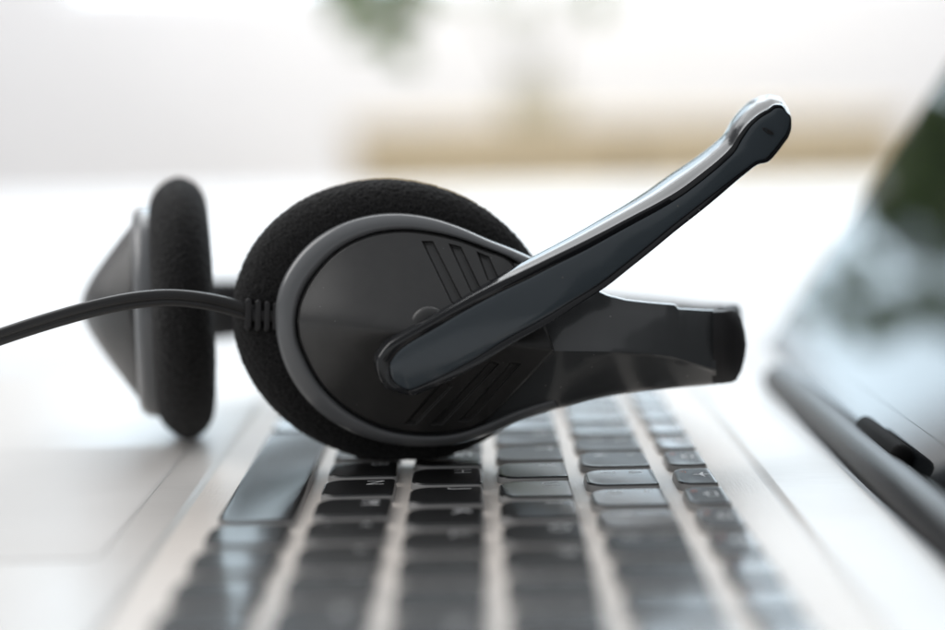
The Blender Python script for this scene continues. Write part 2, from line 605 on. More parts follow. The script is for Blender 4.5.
loops = [z(inset(out, 0.004), -0.0195), z(inset(out, 0.0006), -0.012), z(out, -0.004), z(out, DECK_Z - 0.0008), z(inset(out, 0.0008), DECK_Z),
         z(inset(rec_o, -0.0006), DECK_Z), z(rec_o, DECK_Z - 0.0001), z(rec_m, DECK_Z - 0.0004), z(rec_i, REC_Z)]
base = loft_loops('base', loops, [M_DECK], laptop, cap1=False)
fl = [z(rec_i, REC_Z), z(inset(rec_i, 0.0005), REC_Z)]
loft_loops('keyboard_deck', fl, [M_RECESS], laptop, cap0=False, sharp=None)
for x in (-0.09, 0.115):
    for y in (LY0 + 0.02, LY1 - 0.02):
        bm = bmesh.new()
        bmesh.ops.create_cone(bm, cap_ends=True, segments=24, radius1=0.006, radius2=0.007, depth=0.0022, matrix=Matrix.Translation((x - LO.x, y - LO.y, 0.0011)))
        bm_obj('rubber_foot', bm, M_CAP, laptop)

# touchpad, a hair proud of the palm rest with a bright chamfer
tp = rrect(-0.093, -0.1995, -0.0165, -0.0925, (0.004,) * 4)
loft_loops('touchpad', [z(tp, DECK_Z - 0.0002), z(tp, DECK_Z + 0.00012), z(inset(tp, 0.0005), DECK_Z + 0.0003), z(inset(tp, 0.0012), DECK_Z + 0.0003)],
           [M_PAD], laptop)


def key_mesh(wx, wy):
    """top at z=0, long axis x = towards the screen; big radii at the user's side"""
    r = (min(0.0042, wx * 0.4), 0.0012, 0.0012, min(0.0042, wx * 0.4))

    def ol(d, h):
        rr = tuple(max(0.0003, q - d) for q in r)
        return [(x, y, h) for x, y in rrect(-wx / 2 + d, -wy / 2 + d, wx / 2 - d, wy / 2 - d, rr, 7)]

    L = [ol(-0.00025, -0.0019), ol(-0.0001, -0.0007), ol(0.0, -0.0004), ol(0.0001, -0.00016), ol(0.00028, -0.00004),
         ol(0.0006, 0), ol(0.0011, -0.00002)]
    n = len(L[0])
    V, F, mi = [], [], []
    for lp in L:
        V += lp
    for i in range(len(L) - 1):
        for k in range(n):
            F.append((i * n + k, i * n + (k + 1) % n, (i + 1) * n + (k + 1) % n, (i + 1) * n + k))
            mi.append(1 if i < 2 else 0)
    F.append(tuple(range((len(L) - 1) * n, len(L) * n)))
    mi.append(0)
    me = bpy.data.meshes.new('key')
    me.from_pydata(V, [], F)
    me.materials.append(M_KEY)
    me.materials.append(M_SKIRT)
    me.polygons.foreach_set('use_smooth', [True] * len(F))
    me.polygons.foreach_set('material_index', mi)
    me.update()
    return me


key_cache, text_cache = {}, {}


def text_mesh(txt, size, mat):
    k = (txt, size, mat.name)
    if k not in text_cache:
        c = bpy.data.curves.new('t', 'FONT')
        c.body = txt
        c.size = size
        c.align_x = 'LEFT'
        c.resolution_u = 3
        c.offset = -0.016 * size
        t = bpy.data.objects.new('t', c)
        COL.objects.link(t)
        bpy.context.view_layer.update()
        me = bpy.data.meshes.new_from_object(t.evaluated_get(bpy.context.evaluated_depsgraph_get()))
        bpy.data.objects.remove(t)
        bpy.data.curves.remove(c)
        me.materials.clear()
        me.materials.append(mat)
        # laptop-right is -Y, laptop-up is +X
        for v in me.vertices:
            x, y = v.co.x, v.co.y
            v.co = (y, -x, 0)
        me.update()
        text_cache[k] = me
    return text_cache[k]


def icon_mesh(kind):
    bm = bmesh.new()

    def poly(pts):
        bm.faces.new([bm.verts.new((p[1] * 0.001, -p[0] * 0.001, 0)) for p in pts])

    def bar(x0, y0, x1, y1):
        poly([(x0, y0), (x1, y0), (x1, y1), (x0, y1)])

    if kind == 'plane':
        poly([(1.8, 0), (2.15, 0.5), (2.15, 1.5), (4.0, 2.3), (4.0, 2.7), (2.15, 2.4), (2.05, 3.5), (1.8, 3.9), (1.55, 3.5), (1.45, 2.4), (-0.4, 2.7), (-0.4, 2.3), (1.45, 1.5), (1.45, 0.5)])
    elif kind == 'pad':
        for b in ((0, 0, 3.6, .3), (0, 2.3, 3.6, 2.6), (0, .3, .3, 2.3), (3.3, .3, 3.6, 2.3), (.3, .8, 3.3, 1.0), (1.7, .3, 1.9, .8)):
            bar(*b)
    elif kind == 'screen':
        for b in ((0, .6, 3.8, .9), (0, 2.5, 3.8, 2.8), (0, .9, .3, 2.5), (3.5, .9, 3.8, 2.5), (1.1, 0, 2.7, .3)):
            bar(*b)
    elif kind == 'sun':
        bar(1.2, 1.0, 2.2, 2.0)
        for b in ((1.55, 2.3, 1.85, 3.0), (1.55, 0, 1.85, .7), (.2, 1.35, .9, 1.65), (2.5, 1.35, 3.2, 1.65)):
            bar(*b)
    else:
        bar(0, .8, .8, 1.8)
        poly([(.8, .8), (1.8, 0), (1.8, 2.6), (.8, 1.8)])
        bar(2.2, .8, 2.4, 1.8)
    me = bpy.data.meshes.new('icon')
    bm.to_mesh(me)
    bm.free()
    me.materials.append(M_INK)
    return me


icons = {k: icon_mesh(k) for k in ('plane', 'pad', 'screen', 'sun', 'speaker')}


def key(row, u0, wu, marks=(), vx0=None, vx1=None):
    """row = lower edge in pitches, u0 = left edge along the keyboard in pitches (laptop-right is -Y)"""
    wx = P - GAP if vx0 is None else vx1 - vx0
    cx = (row + 0.5) * P if vx0 is None else (vx0 + vx1) / 2
    wy = wu * P - GAP
    k = (round(wx, 5), round(wy, 5))
    if k not in key_cache:
        key_cache[k] = key_mesh(wx, wy)
    o = link('key', key_cache[k], laptop)
    o.location = (cx - LO.x, -(u0 + wu / 2) * P - LO.y, -LO.z + random.uniform(-0.00005, 0.00005))
    o.rotation_euler = (rad(random.uniform(-0.25, 0.25)), rad(random.uniform(-0.25, 0.25)), 0)
    for (what, size, dx, dy, mat) in marks:      # dx from the top edge (to the text base), dy from the left edge, metres
        me = icons[what] if what in icons else text_mesh(what, size, mat)
        g = link('legend', me, o)
        g.location = (wx / 2 - dx, wy / 2 - dy, 0.00003)


def letter(c):
    return [(c, 0.0058, 0.0062, 0.0016, M_INK)]


def pair(a, b):
    return [(b, 0.0046, 0.0056, 0.0022, M_INK), (a, 0.0046, 0.0118, 0.0022, M_INK)]


def small(t):
    return [(t, 0.0034, 0.0055, 0.0018, M_INK)]


# row 0: control row (blank-looking in the blur), 1: Z row, 2: A row, 3: Q row, 4: digits, 5: function keys
u = 0
for wu, t in ((1.25, 'Ctrl'), (1, 'Fn'), (1, ''), (1, 'Alt'), (5.09, ''), (1, ''), (1, ''), (1, '')):
    key(0, u, wu, small(t) if t else ())
    u += wu
key(0, 12.34, 0.9)
key(0, 13.24, 0.88, (), 0.0018, 0.0090)
key(0, 13.24, 0.88, (), 0.0100, 0.0172)
key(0, 14.12, 0.88)
key(1, 0, 2.25, small('Shift'))
for i, c in enumerate('ZXCVBNM'):
    key(1, 2.25 + i, 1, letter(c))
for i, (a, b) in enumerate(((',', '<'), ('.', '>'), ('/', '?'))):
    key(1, 9.25 + i, 1, pair(a, b))
key(1, 12.25, 2.75, small('Shift'))
key(2, 0, 1.75, small('Caps'))
for i, c in enumerate('ASDFGHJKL'):
    key(2, 1.75 + i, 1, letter(c))
key(2, 10.75, 1, pair(';', ':'))
key(2, 11.75, 1, pair("'", '"'))
key(2, 12.75, 2.25, small('Enter'))
key(3, 0, 1.5, small('Tab'))
for i, c in enumerate('QWERTYUIOP'):
    key(3, 1.5 + i, 1, letter(c))
key(3, 11.5, 1, pair('[', '{'))
key(3, 12.5, 1, pair(']', '}'))
key(3, 13.5, 1.5, pair('\\', '|'))
for i, (a, b) in enumerate(zip('`1234567890-=', '~!@#$%^&*()_+')):
    key(4, i, 1, pair(a, b))
key(4, 13, 2, small('Backspace'))
fx0, fx1 = 5.13 * P, 5.571 * P
for i in range(15):
    t = 'Esc' if i == 0 else ('F%d' % i if i < 13 else ('Home' if i == 13 else 'Del'))
    mk = [(t, 0.0021, 0.0071, 0.0030, M_ORANGE if 0 < i < 13 else M_INK)]
    ic = {1: 'speaker', 2: 'speaker', 3: 'speaker', 5: 'sun', 6: 'pad', 7: 'plane', 8: 'screen', 9: 'screen', 10: 'screen', 11: 'sun', 12: 'sun'}.get(i)
    if ic:
        mk.append((ic, 0, 0.0046, 0.0050, M_INK))
    key(5, i, 1, mk, fx0, fx1)

# hinge bar, lid and screen
bm = bmesh.new()
HX, HZ, HR = 0.1418, 0.0006, 0.0047
n = 40
ys = (-0.300, -0.2985, -0.0205, -0.019)
rings = []
for i, y in enumerate(ys):
    r = HR - (0.0012 if i in (0, 3) else 0)
    rings.append([bm.verts.new((HX + r * math.cos(a) - LO.x, y - LO.y, HZ + r * math.sin(a) - LO.z)) for a in np.linspace(0, 2 * math.pi, n, endpoint=False)])
for a, b in zip(rings, rings[1:]):
    for k in range(n):
        bm.faces.new((a[k], a[(k + 1) % n], b[(k + 1) % n], b[k]))
bm.faces.new(rings[0])
bm.faces.new(rings[-1])
bm_obj('hinge', bm, M_HINGE, laptop, smooth=True, sharp=40)

TILT = rad(33.0)
lid_m = Matrix.Translation(Vector((0.1475, 0, 0.0008)) - LO) @ Matrix.Rotation(TILT, 4, 'Y')   # local z = up the lid, local -x = towards the user
bm = bmesh.new()
add_box(bm, (0.0, LY0, 0.0), (0.006, LY1, 0.242), 0.0022, 3, lid_m)
lid = bm_obj('lid', bm, M_LID, laptop, smooth=True, sharp=40)
bm = bmesh.new()
add_box(bm, (-0.0012, LY0 + 0.001, 0.001), (-0.0002, LY1 - 0.001, 0.2405), 0.0004, 2, lid_m)
bz = bm_obj('screen_bezel', bm, M_BEZEL, lid)
bm = bmesh.new()
add_box(bm, (-0.0016, LY0 + 0.009, 0.009), (-0.0013, LY1 - 0.009, 0.232), 0.0001, 1, lid_m)
bm_obj('display', bm, M_SCREEN, lid)
bm = bmesh.new()
add_box(bm, (-0.0064, -0.150, -0.003), (-0.0014, -0.113, 0.0045), 0.0020, 3, lid_m)
bm_obj('hinge_cover', bm, M_BLACK, lid, smooth=True, sharp=40)

# ------------------------------------------------------------------ headset
Y0 = -0.119
CC = np.array([0.0350, Y0, 0.0312])
BASE = np.array([0.0352, Y0, 0.0])
headset = thing('headset', 'black and grey headset with raised microphone boom resting on the laptop keys', 'headset', tuple(BASE))


def pn(x, y, n):                 # picture point on the plane n millimetres outward of the cushion's middle
    return at(x, y, Y0 - n * 0.001)


cup_parts = {}

# --- foam cushion
NU, NV = 760, 190
ca, sa = -0.9813, -0.1923
cxp, cyp, ra, rb = 393.0, 320.5, 161.5, 140.5
prof = spline([(r_ * 34.0, n_) for r_, n_ in ((0.50, 5.4), (0.62, 6.5), (0.74, 6.9), (0.85, 6.0), (0.93, 4.1), (0.98, 1.7), (1.0, -0.6), (0.985, -2.8), (0.94, -5.0), (0.86, -6.6), (0.75, -7.3), (0.62, -7.0), (0.45, -5.6), (0.25, -4.6), (0.02, -4.5))], NV) / np.array([34.0, 1.0])
th = np.linspace(0, 2 * np.pi, NU, endpoint=False)
ell = np.stack([pn(cxp + ra * math.cos(t) * ca + rb * math.sin(t) * (-sa), cyp + ra * math.cos(t) * sa + rb * math.sin(t) * ca, 0) for t in th])
ctr = pn(cxp, cyp, 0)
g = RNG.normal(size=(NU, NV))
g = g + 0.6 * (np.roll(g, 1, 0) + np.roll(g, -1, 0)) + 0.6 * (np.roll(g, 1, 1) + np.roll(g, -1, 1))
fa, fb = np.meshgrid(np.fft.fftfreq(NU) * NU, np.fft.fftfreq(2 * NV) * 2 * NV * 3, indexing='ij')
g2 = np.fft.ifft2(np.fft.fft2(RNG.normal(size=(NU, 2 * NV))) * np.exp(-(fa ** 2 + fb ** 2) / (2 * 45.0 ** 2))).real[:, :NV]
g2 /= g2.std()
V = np.zeros((NU, NV, 3))
for j in range(NV):
    V[:, j, :] = ctr + (ell - ctr) * prof[j, 0]
    V[:, j, 1] -= prof[j, 1] * 0.001
nrm = np.cross(np.roll(V, -1, 0) - np.roll(V, 1, 0), np.gradient(V, axis=1))
nrm /= np.linalg.norm(nrm, axis=2, keepdims=True) + 1e-12
sgn = np.sign(np.sum(nrm[:, NV // 2] * (ell - ctr), axis=1).mean())
fade = np.clip((prof[:, 0] - 0.25) / 0.2, 0, 1)[None, :, None]
V = V + sgn * nrm * fade * (0.000055 * np.clip(g, -2.4, 2.4)[:, :, None] + 0.0 * g2[:, :, None])
# weight of the headset presses the foam a little flat on the keys
V[:, :, 2] = np.where(V[:, :, 2] < 0.0009, 0.00025 + 0.2 * np.clip(V[:, :, 2] - 0.0, -0.001, 0.0009), V[:, :, 2])
nrm *= sgn
FV, FF = [V.reshape(-1, 3)], grid_faces(NU, NV, cu=True)
NF = 20000
fi, fj = RNG.integers(0, NU, NF), RNG.integers(int(NV * 0.08), int(NV * 0.72), NF)
fp, fn = V[fi, fj], nrm[fi, fj]
fd = fn + 0.7 * RNG.normal(size=(NF, 3))
fd /= np.linalg.norm(fd, axis=1, keepdims=True)
fs = np.cross(fd, RNG.normal(size=(NF, 3)))
fs /= np.linalg.norm(fs, axis=1, keepdims=True)
fl = RNG.uniform(0.00018, 0.00052, (NF, 1))
fz = np.stack([fp - fs * 0.00006 - fn * 0.00005, fp + fs * 0.00006 - fn * 0.00005, fp + fd * fl], 1).reshape(-1, 3)
fz[:, 2] = np.maximum(fz[:, 2], 0.00015)
FV.append(fz)
FF += [(NU * NV + 3 * k, NU * NV + 3 * k + 1, NU * NV + 3 * k + 2) for k in range(NF)]
cup_parts['foam'] = (np.vstack(FV), FF, [M_FOAM, M_FUZZ])

# --- face plate outline (picture points) and its grid
top_pl = spline([(297, 321), (299, 305), (305, 290), (318, 270), (340, 249), (370, 235), (400, 230.5), (430, 233), (460, 240), (485, 249.5), (508, 258.5), (531, 303), (547, 329), (554.5, 350)], 500)
bot_pl = spline([(297, 321), (299, 340), (306, 358), (318, 380), (345, 407), (380, 426), (420, 433.5), (455, 431.5), (475, 427), (488, 420), (505, 403), (530, 377), (554.5, 350)], 500)


def plate_H(x):
    t = np.clip((x - 293) / 147, 0, 1)
    return 14.0 * (1 - (1 - t) ** 2.4) - 5.0 * np.clip((x - 420) / 135, 0, 1) ** 2


def seg_d(px, py, a, b):
    a, b = np.array(a, float), np.array(b, float)
    d = b - a
    t = np.clip(((px - a[0]) * d[0] + (py - a[1]) * d[1]) / (d @ d), 0, 1)
    return np.hypot(px - a[0] - t * d[0], py - a[1] - t * d[1])


slots = [[(422, 241.5), (433, 241.5), (464, 303), (453, 306)], [(449, 244), (461, 247), (481, 289), (472, 294)], [(477, 252), (489, 257), (499, 279), (488, 281)],
         [(405, 424), (416, 424), (452, 386), (444, 379)], [(431, 424.5), (442, 424.5), (499, 364), (490, 361)], [(459, 421), (470, 421), (521, 364), (511, 362)]]


def slot_depth(px, py):
    dep = np.zeros_like(px)
    for q in slots:
        d = np.full_like(px, 1e9)
        inside = np.ones_like(px, bool)
        s0 = None
        for a, b in zip(q, q[1:] + q[:1]):
            cr = (b[0] - a[0]) * (py - a[1]) - (b[1] - a[1]) * (px - a[0])
            s = cr > 0
            s0 = s if s0 is None else s0
            d = np.minimum(d, seg_d(px, py, a, b))
            inside &= (s == ((q[1][0] - q[0][0]) * (q[2][1] - q[0][1]) - (q[1][1] - q[0][1]) * (q[2][0] - q[0][0]) > 0))
        sd = np.where(inside, d, -d)
        # one flank steep, the floor rising towards the other like a louvre
        dep = np.maximum(dep, np.clip((sd + 0.4) / 1.6, 0, 1))
    return dep


NX, NR = 430, 340
xs = 297 + (554.4 - 297) * (0.5 - 0.5 * np.cos(np.linspace(0, np.pi, NX)))
yt = np.interp(xs, top_pl[:, 0], top_pl[:, 1])
yb = np.interp(xs, bot_pl[:, 0], bot_pl[:, 1])
yr = np.interp(xs, [297, 420, 555], [321.5, 334, 350])
vv = np.linspace(-1, 1, NR)
PX = np.repeat(xs[:, None], NR, 1)
PY = np.where(vv[None] < 0, yr[:, None] + vv[None] * (yr - yt)[:, None], yr[:, None] + vv[None] * (yb - yr)[:, None])
Hh = plate_H(xs)[:, None]
soft = 0.06 + 0.25 * np.clip((390 - xs) / 90, 0, 1)[:, None] ** 1.5
yt_ref = np.where(xs > 508, 258.5 + (xs - 508) * 0.5, yt)
yb_ref = np.where(xs > 488, 420 - (xs - 488) * 0.22, yb)
VR = np.where(PY < yr[:, None], (yr[:, None] - PY) / (yr - yt_ref)[:, None].clip(1e-6), (PY - yr[:, None]) / (yb_ref - yr)[:, None].clip(1e-6))
roof = 1 - (np.sqrt(VR ** 2 + soft ** 2) - soft) / (np.sqrt(1 + soft ** 2) - soft)
edge_d = np.full(PX.shape, 1e9)
for q in np.vstack([top_pl[::2], bot_pl[::2]]):
    edge_d = np.minimum(edge_d, np.hypot(PX - q[0], PY - q[1]))
fil = np.clip(1 - edge_d / 3.0, 0, 1)
NN = 11.2 + Hh * roof - 1.2 * fil ** 2 - 0.95 * slot_depth(PX, PY)
def plate_geo(NN):
    D = np.stack([[pn(PX[i, j], PY[i, j], NN[i, j]) for j in range(NR)] for i in range(NX)])
    # a skirt that goes down behind the edge
    Vp = [D.reshape(-1, 3)]
    Fp = grid_faces(NX, NR)
    idx_t = [i * NR for i in range(NX)]
    idx_b = [i * NR + NR - 1 for i in range(NX)][::-1]
    loop = idx_t + idx_b
    lowv = D.reshape(-1, 3)[loop] + np.array([0, 0.005, 0])
    off = NX * NR
    Vp.append(lowv)
    for k in range(len(loop)):
        a, b = k, (k + 1) % len(loop)
        if loop[a] != loop[b]:
            Fp.append((loop[a], loop[b], off + b, off + a))
    return np.vstack(Vp), Fp, [M_PLATE]


cup_parts['plate'] = plate_geo(NN)
roof2 = 1 - (np.sqrt(VR ** 2 + 0.32 ** 2) - 0.32) / (np.sqrt(1 + 0.32 ** 2) - 0.32)
cup_parts['plate_soft'] = plate_geo(11.2 + 0.96 * Hh * roof2 - 1.2 * fil ** 2 - 0.95 * slot_depth(PX, PY))

# --- grey ring (the shell round the plate), open on the arm side, plus the shell body behind it
ro = spline([(600, 291), (566, 274), (531, 257), (510, 247.5), (490, 239.5), (460, 226.5), (430, 217), (400, 213), (370, 215), (340, 224), (312, 241), (292, 263), (280, 286), (275, 312), (278, 345), (290, 377),
             (308, 402), (335, 424), (370, 439.5), (410, 446.5), (450, 445.5), (490, 434), (520, 421), (560, 408)], 420)
ri = spline([(590, 305), (556, 287), (528, 269), (508, 257), (486, 248), (460, 238.5), (430, 231.5), (400, 229), (370, 233.5), (340, 247.3), (317, 268.5), (303, 289), (297.5, 305), (295.3, 321), (297.5, 341), (304.5, 359),
             (317, 381.5), (344, 409), (379, 428), (420, 435.5), (456, 433.5), (488, 423), (516, 411), (552, 399)], 420)
ringV = []
pr = [(-0.16, 7.6), (-0.06, 9.2), (0.0, 10.4), (0.08, 11.0), (0.22, 11.25), (0.5, 11.0), (0.78, 10.3), (0.92, 9.5), (0.985, 8.6), (1.0, 7.4), (0.985, 6.0), (0.93, 4.0), (0.7, 2.0)]
tt = np.linspace(0, 1, 420)
drop = 2.0 * np.clip((0.10 - tt) / 0.10, 0, 1) + 2.5 * np.clip((tt - 0.93) / 0.07, 0, 1)
for k in range(420):
    for (f, nn) in pr:
        q = ri[k] + (ro[k] - ri[k]) * f
        ringV.append(pn(q[0], q[1], nn - drop[k]))
Fr = grid_faces(420, len(pr))
# closing disc behind the plate
back = np.array([pn(*(ri[k] + (ro[k] - ri[k]) * -0.16), 7.6 - drop[k]) for k in range(420)])
o0 = len(ringV)
ringV += list(back)
ringV.append(back.mean(0))
for k in range(420):
    Fr.append((o0 + k, o0 + (k + 1) % 420, o0 + 420))
cup_parts['ring'] = (np.array(ringV), Fr, [M_RIM])


# --- arm
def arm_geo(xscale=1.0):
    st = np.array([  # x, top, crease, bottom, n_top, n_crease, n_bottom
        (486, 262, 350, 426, 8.5, 16.5, 8.5), (530, 263, 350.5, 414.5, 8.5, 17.0, 7.0), (557, 271, 351, 409, 8.2, 17.6, 6.2), (580, 281.5, 351.3, 403, 8, 17.0, 5.8), (607, 294.5, 351.6, 396.5, 7.6, 16.0, 5.2),
        (626, 299.3, 352.3, 393.5, 6.8, 14.6, 4.8), (650, 302, 353.5, 390.5, 5.6, 12.6, 4.2), (675, 304, 357, 388, 4.1, 10.3, 3.2), (678, 308, 358, 387.7, 3.9, 10.0, 3.05),
        (700, 309.2, 365, 386, 2.4, 8.0, 2.0), (716, 309.8, 370, 384.5, 1.4, 6.4, 1.0)])
    xs_ = np.linspace(486, 716, 150)
    c = [np.interp(xs_, st[:, 0], st[:, k]) for k in range(1, 7)]
    # smooth everything but the step in the top edge
    ker = np.ones(9) / 9
    ytop = np.convolve(np.pad(c[0], 6, mode='edge'), np.ones(13) / 13, mode='valid')
    for k in (1, 2, 3, 4, 5):
        c[k] = np.convolve(np.pad(c[k], 4, mode='edge'), ker, mode='valid')
    V = []
    m = 0
    for i, x in enumerate(xs_):
        yt_, yc_, yb_, nt_, nc_, nb_ = [q[i] for q in c]
        lift = 0.0
        sec = [(yt_ + 2.0, nt_ - 4), (yt_ + 0.2, nt_ - 1.0), (yt_, nt_ + 0.9), (yt_ + 0.9, nt_ + 1.6), (max(ytop[i] + 4, yt_ + 3), nt_ + 1.9)]
        for f in (0.15, 0.35, 0.55, 0.75, 0.9):
            sec.append((max(ytop[i] + 4, yt_ + 3) + (yc_ - max(ytop[i] + 4, yt_ + 3)) * f, nt_ + 1.9 + (nc_ - nt_ - 1.9) * (f ** 0.85)))
        sec += [(yc_ - 1.6, nc_ - 0.12), (yc_, nc_ + 0.0), (yc_ + 1.8, nc_ - 0.30)]
        for f in (0.12, 0.3, 0.5, 0.7, 0.88):
            sec.append((yc_ + (yb_ - yc_) * f, nc_ + (nb_ + 0.8 - nc_) * f))
        sec += [(yb_ - 0.8, nb_ + 0.6), (yb_, nb_ - 0.4), (yb_ - 1.5, nb_ - 3.4)]
        m = len(sec)
        for (yy, nn) in sec:
            V.append(pn(x, yy, nn + lift))
    n_ = len(xs_)
    V = np.array(V)
    F = grid_faces(n_, m, cv=True)
    F.append(tuple(range(m)))
    F.append(tuple(range((n_ - 1) * m, n_ * m)))
    return V, F


Va, Fa = arm_geo()
cup_parts['arm'] = (Va, Fa, [M_ARM])


def cap_geo():
    st = [(713, 309.4, 384.2, 7.0, -5), (722, 309.0, 383.8, 6.6, -6), (732, 308.4, 382.5, 5.4, -7), (736.5, 309.5, 380.4, 4.0, -7.5), (741.5, 318, 371, 2.2, -8), (745.2, 333, 357, 0.5, -8), (746.3, 343, 347, -1.2, -8)]
    V, m = [], 0
    for (x, a, b, n1, n2) in st:
        mid = (a + b) / 2
        sec = [(a + 4, n2), (a, n2 + 3), (a, n1 - 4), (a + 3, n1 - 2), (a + (mid - a) * 0.5, n1 - 0.6), (mid, n1), (mid + (b - mid) * 0.5, n1 - 1.0), (b - 2, n1 - 3), (b, n1 - 5), (b, n2 + 3), (b - 4, n2)]
        m = len(sec)
        for yy, nn in sec:
            V.append(pn(x, yy, nn))
    F = grid_faces(len(st), m, cv=True)
    F.append(tuple(range(m)))
    F.append(tuple(range((len(st) - 1) * m, len(st) * m)))
    return np.array(V), F


def make_cup():
    ov = CC
    ring = mesh_obj('ear_cup', *cup_parts['ring'], None, sharp=None, origin=ov)
    ring.parent = headset
    ring.location = Vector(CC - BASE)
    for nm, k in (('ear_cushion', 'foam'), ('face_plate', 'plate'), ('arm', 'arm')):
        o = mesh_obj(nm, *cup_parts[k], None, sharp=(32 if k == 'arm' else None), origin=ov, recalc=(k != 'foam'))
        if k == 'foam':
            o.data.polygons.foreach_set('material_index', [0] * (len(FF) - NF) + [1] * NF)
        o.parent = ring
        o.location = (0, 0, 0)
    return ring


cup = make_cup()
cup['label'] = 'front ear cup facing the camera'

_t = mesh_obj('face_plate', *cup_parts['plate_soft'], None, origin=CC)
soft_plate = _t.data
bpy.data.objects.remove(_t)
# second cup: mirrored, standing edge-on behind and to the left
cup2 = cup.copy()
COL.objects.link(cup2)
cup2['label'] = 'rear ear cup standing edge-on'
for ch in list(cup.children):
    c = ch.copy()
    COL.objects.link(c)
    c.parent = cup2
    if c.name.startswith('face_plate'):
        c.data = soft_plate
    if c.name.startswith('arm'):
        c.scale = (0.72, 1, 1)
        c.location = (0.006, 0, 0)
va = rad(10.5)
e1 = Vector((-math.sin(va), math.cos(va), 0))
nn_ = Vector((-math.cos(va), -math.sin(va), 0))
C2 = Vector((-0.0192, -0.0835, 0.0312)) - Vector(BASE)
# local x -> e1, local y -> -n, local z -> up
cup2.matrix_basis = Matrix(((e1.x, -nn_.x, 0, C2.x), (e1.y, -nn_.y, 0, C2.y), (0, 0, 1, C2.z), (0, 0, 0, 1)))

# arm end cap of the front cup and the head band that runs behind
Vc, Fc = cap_geo()
bandcap = mesh_obj('band_socket', Vc, Fc, M_CAP, headset, sharp=45, origin=BASE)
path = spline([(0.112, -0.111, 0.0255), (0.1165, -0.100, 0.0250), (0.1185, -0.085, 0.0235), (0.116, -0.064, 0.0215), (0.106, -0.040, 0.020), (0.088, -0.018, 0.0195), (0.064, -0.004, 0.0205),
               (0.038, 0.002, 0.0225), (0.012, -0.002, 0.0235), (-0.008, -0.012, 0.0240), (-0.0205, -0.028, 0.0252), (-0.024, -0.042, 0.0275)], 90)
V = []
hw = np.interp(np.arange(90), [0, 8, 20, 70, 82, 89], [0.0078, 0.0072, 0.0066, 0.0075, 0.0085, 0.0085])
for i in range(90):
    d = path[min(i + 1, 89)] - path[max(i - 1, 0)]
    side = np.array([d[1], -d[0], 0])
    side /= np.linalg.norm(side)
    for a in np.linspace(0, 2 * np.pi, 20, endpoint=False):
        ca_, sa_ = math.cos(a), math.sin(a)
        V.append(path[i] + side * 0.0019 * np.sign(ca_) * abs(ca_) ** 0.6 + np.array([0, 0, 1]) * hw[i] * np.sign(sa_) * abs(sa_) ** 0.6)
F = grid_faces(90, 20, cv=True)
F.append(tuple(range(20)))
F.append(tuple(range(89 * 20, 90 * 20)))
mesh_obj('headband', V, F, M_CAP, headset, sharp=50, origin=BASE)

# --- microphone boom: stations of picture points  (back-top, bezel top, panel top, panel bottom, bezel bottom), n of the front
ST = [
    ((373, 357), (377, 359), (390.6, 362), (395, 382.5), (386, 388.5), 30.2),
    ((379, 345), (384, 347), (395.5, 353.5), (404.5, 390.2), (407, 396), 30.3),
    ((398, 333), (401, 336), (409, 343), (417, 387.5), (421, 392.5), 30.2),
    ((420, 321), (422, 324), (428, 332), (438, 378.5), (443, 383.5), 30.0),
    ((453, 302), (455, 304.5), (461, 312.5), (471, 361.5), (476, 366.5), 29.4),
    ((488, 281.5), (490, 285.5), (496, 293.8), (508, 338.5), (513, 343.5), 28.2),
    ((520, 263), (522, 270.5), (527, 279.0), (545, 318.0), (550, 322.8), 26.6),
    ((546, 249), (549, 257.5), (554, 265.2), (572, 301.0), (577, 305.5), 25.0),
    ((575, 233), (580, 242.5), (585, 250), (602, 282.3), (607, 286.2), 22.8),
    ((600, 218.5), (606, 229.3), (610.5, 236), (626, 263.5), (631, 267.2), 21.0),
    ((625, 204), (632, 215.5), (636, 222), (650, 244.5), (655, 248.0), 19.0),
    ((648, 189.5), (656, 203), (660, 209), (672, 226.2), (677, 229.8), 17.2),
    ((671, 173), (680, 188.8), (684, 194.2), (694, 209), (699, 212.6), 15.4),
    ((691, 160), (701, 173), (705, 178.2), (714, 193.5), (718, 197), 13.8),
    ((708, 147.5), (719, 158.5), (722.5, 163.5), (730, 181), (733, 184), 12.4),
    ((723, 134), (731, 146.5), (735, 151), (744, 170.5), (746, 173.3), 11.2),
    ((732, 119), (739.5, 133.5), (742.5, 138), (756, 162), (757.5, 164.8), 10.4),
    ((741, 108), (748.5, 122.5), (751, 126), (766, 158.8), (768, 161.8), 9.6),
    ((752, 99), (759, 113.5), (761, 117), (774, 150.5), (776.5, 153.3), 8.8),
    ((763, 95.5), (768, 108.5), (769.5, 112), (781, 141.5), (783.5, 144), 8.2),
    ((774, 95), (777, 104.2), (778, 107.5), (787, 132.5), (789.5, 134.5), 7.6),
    ((782, 99), (783.5, 106.5), (783.8, 109.5), (789.3, 126), (791.5, 127), 7.2),
    ((787, 107), (787.5, 112.5), (787.5, 114.5), (790, 119.5), (791.5, 120), 7.0),
]
flat = np.array([[*a, *b, *c, *d, *e, n] for a, b, c, d, e, n in ST])
NS = 300
# resample along a shared parameter so the five lines stay matched
tpar = np.concatenate([[0], np.cumsum(np.hypot(*np.diff((flat[:, 4:6] + flat[:, 6:8]) / 2, axis=0).T))])
ts = np.linspace(0, tpar[-1], NS)


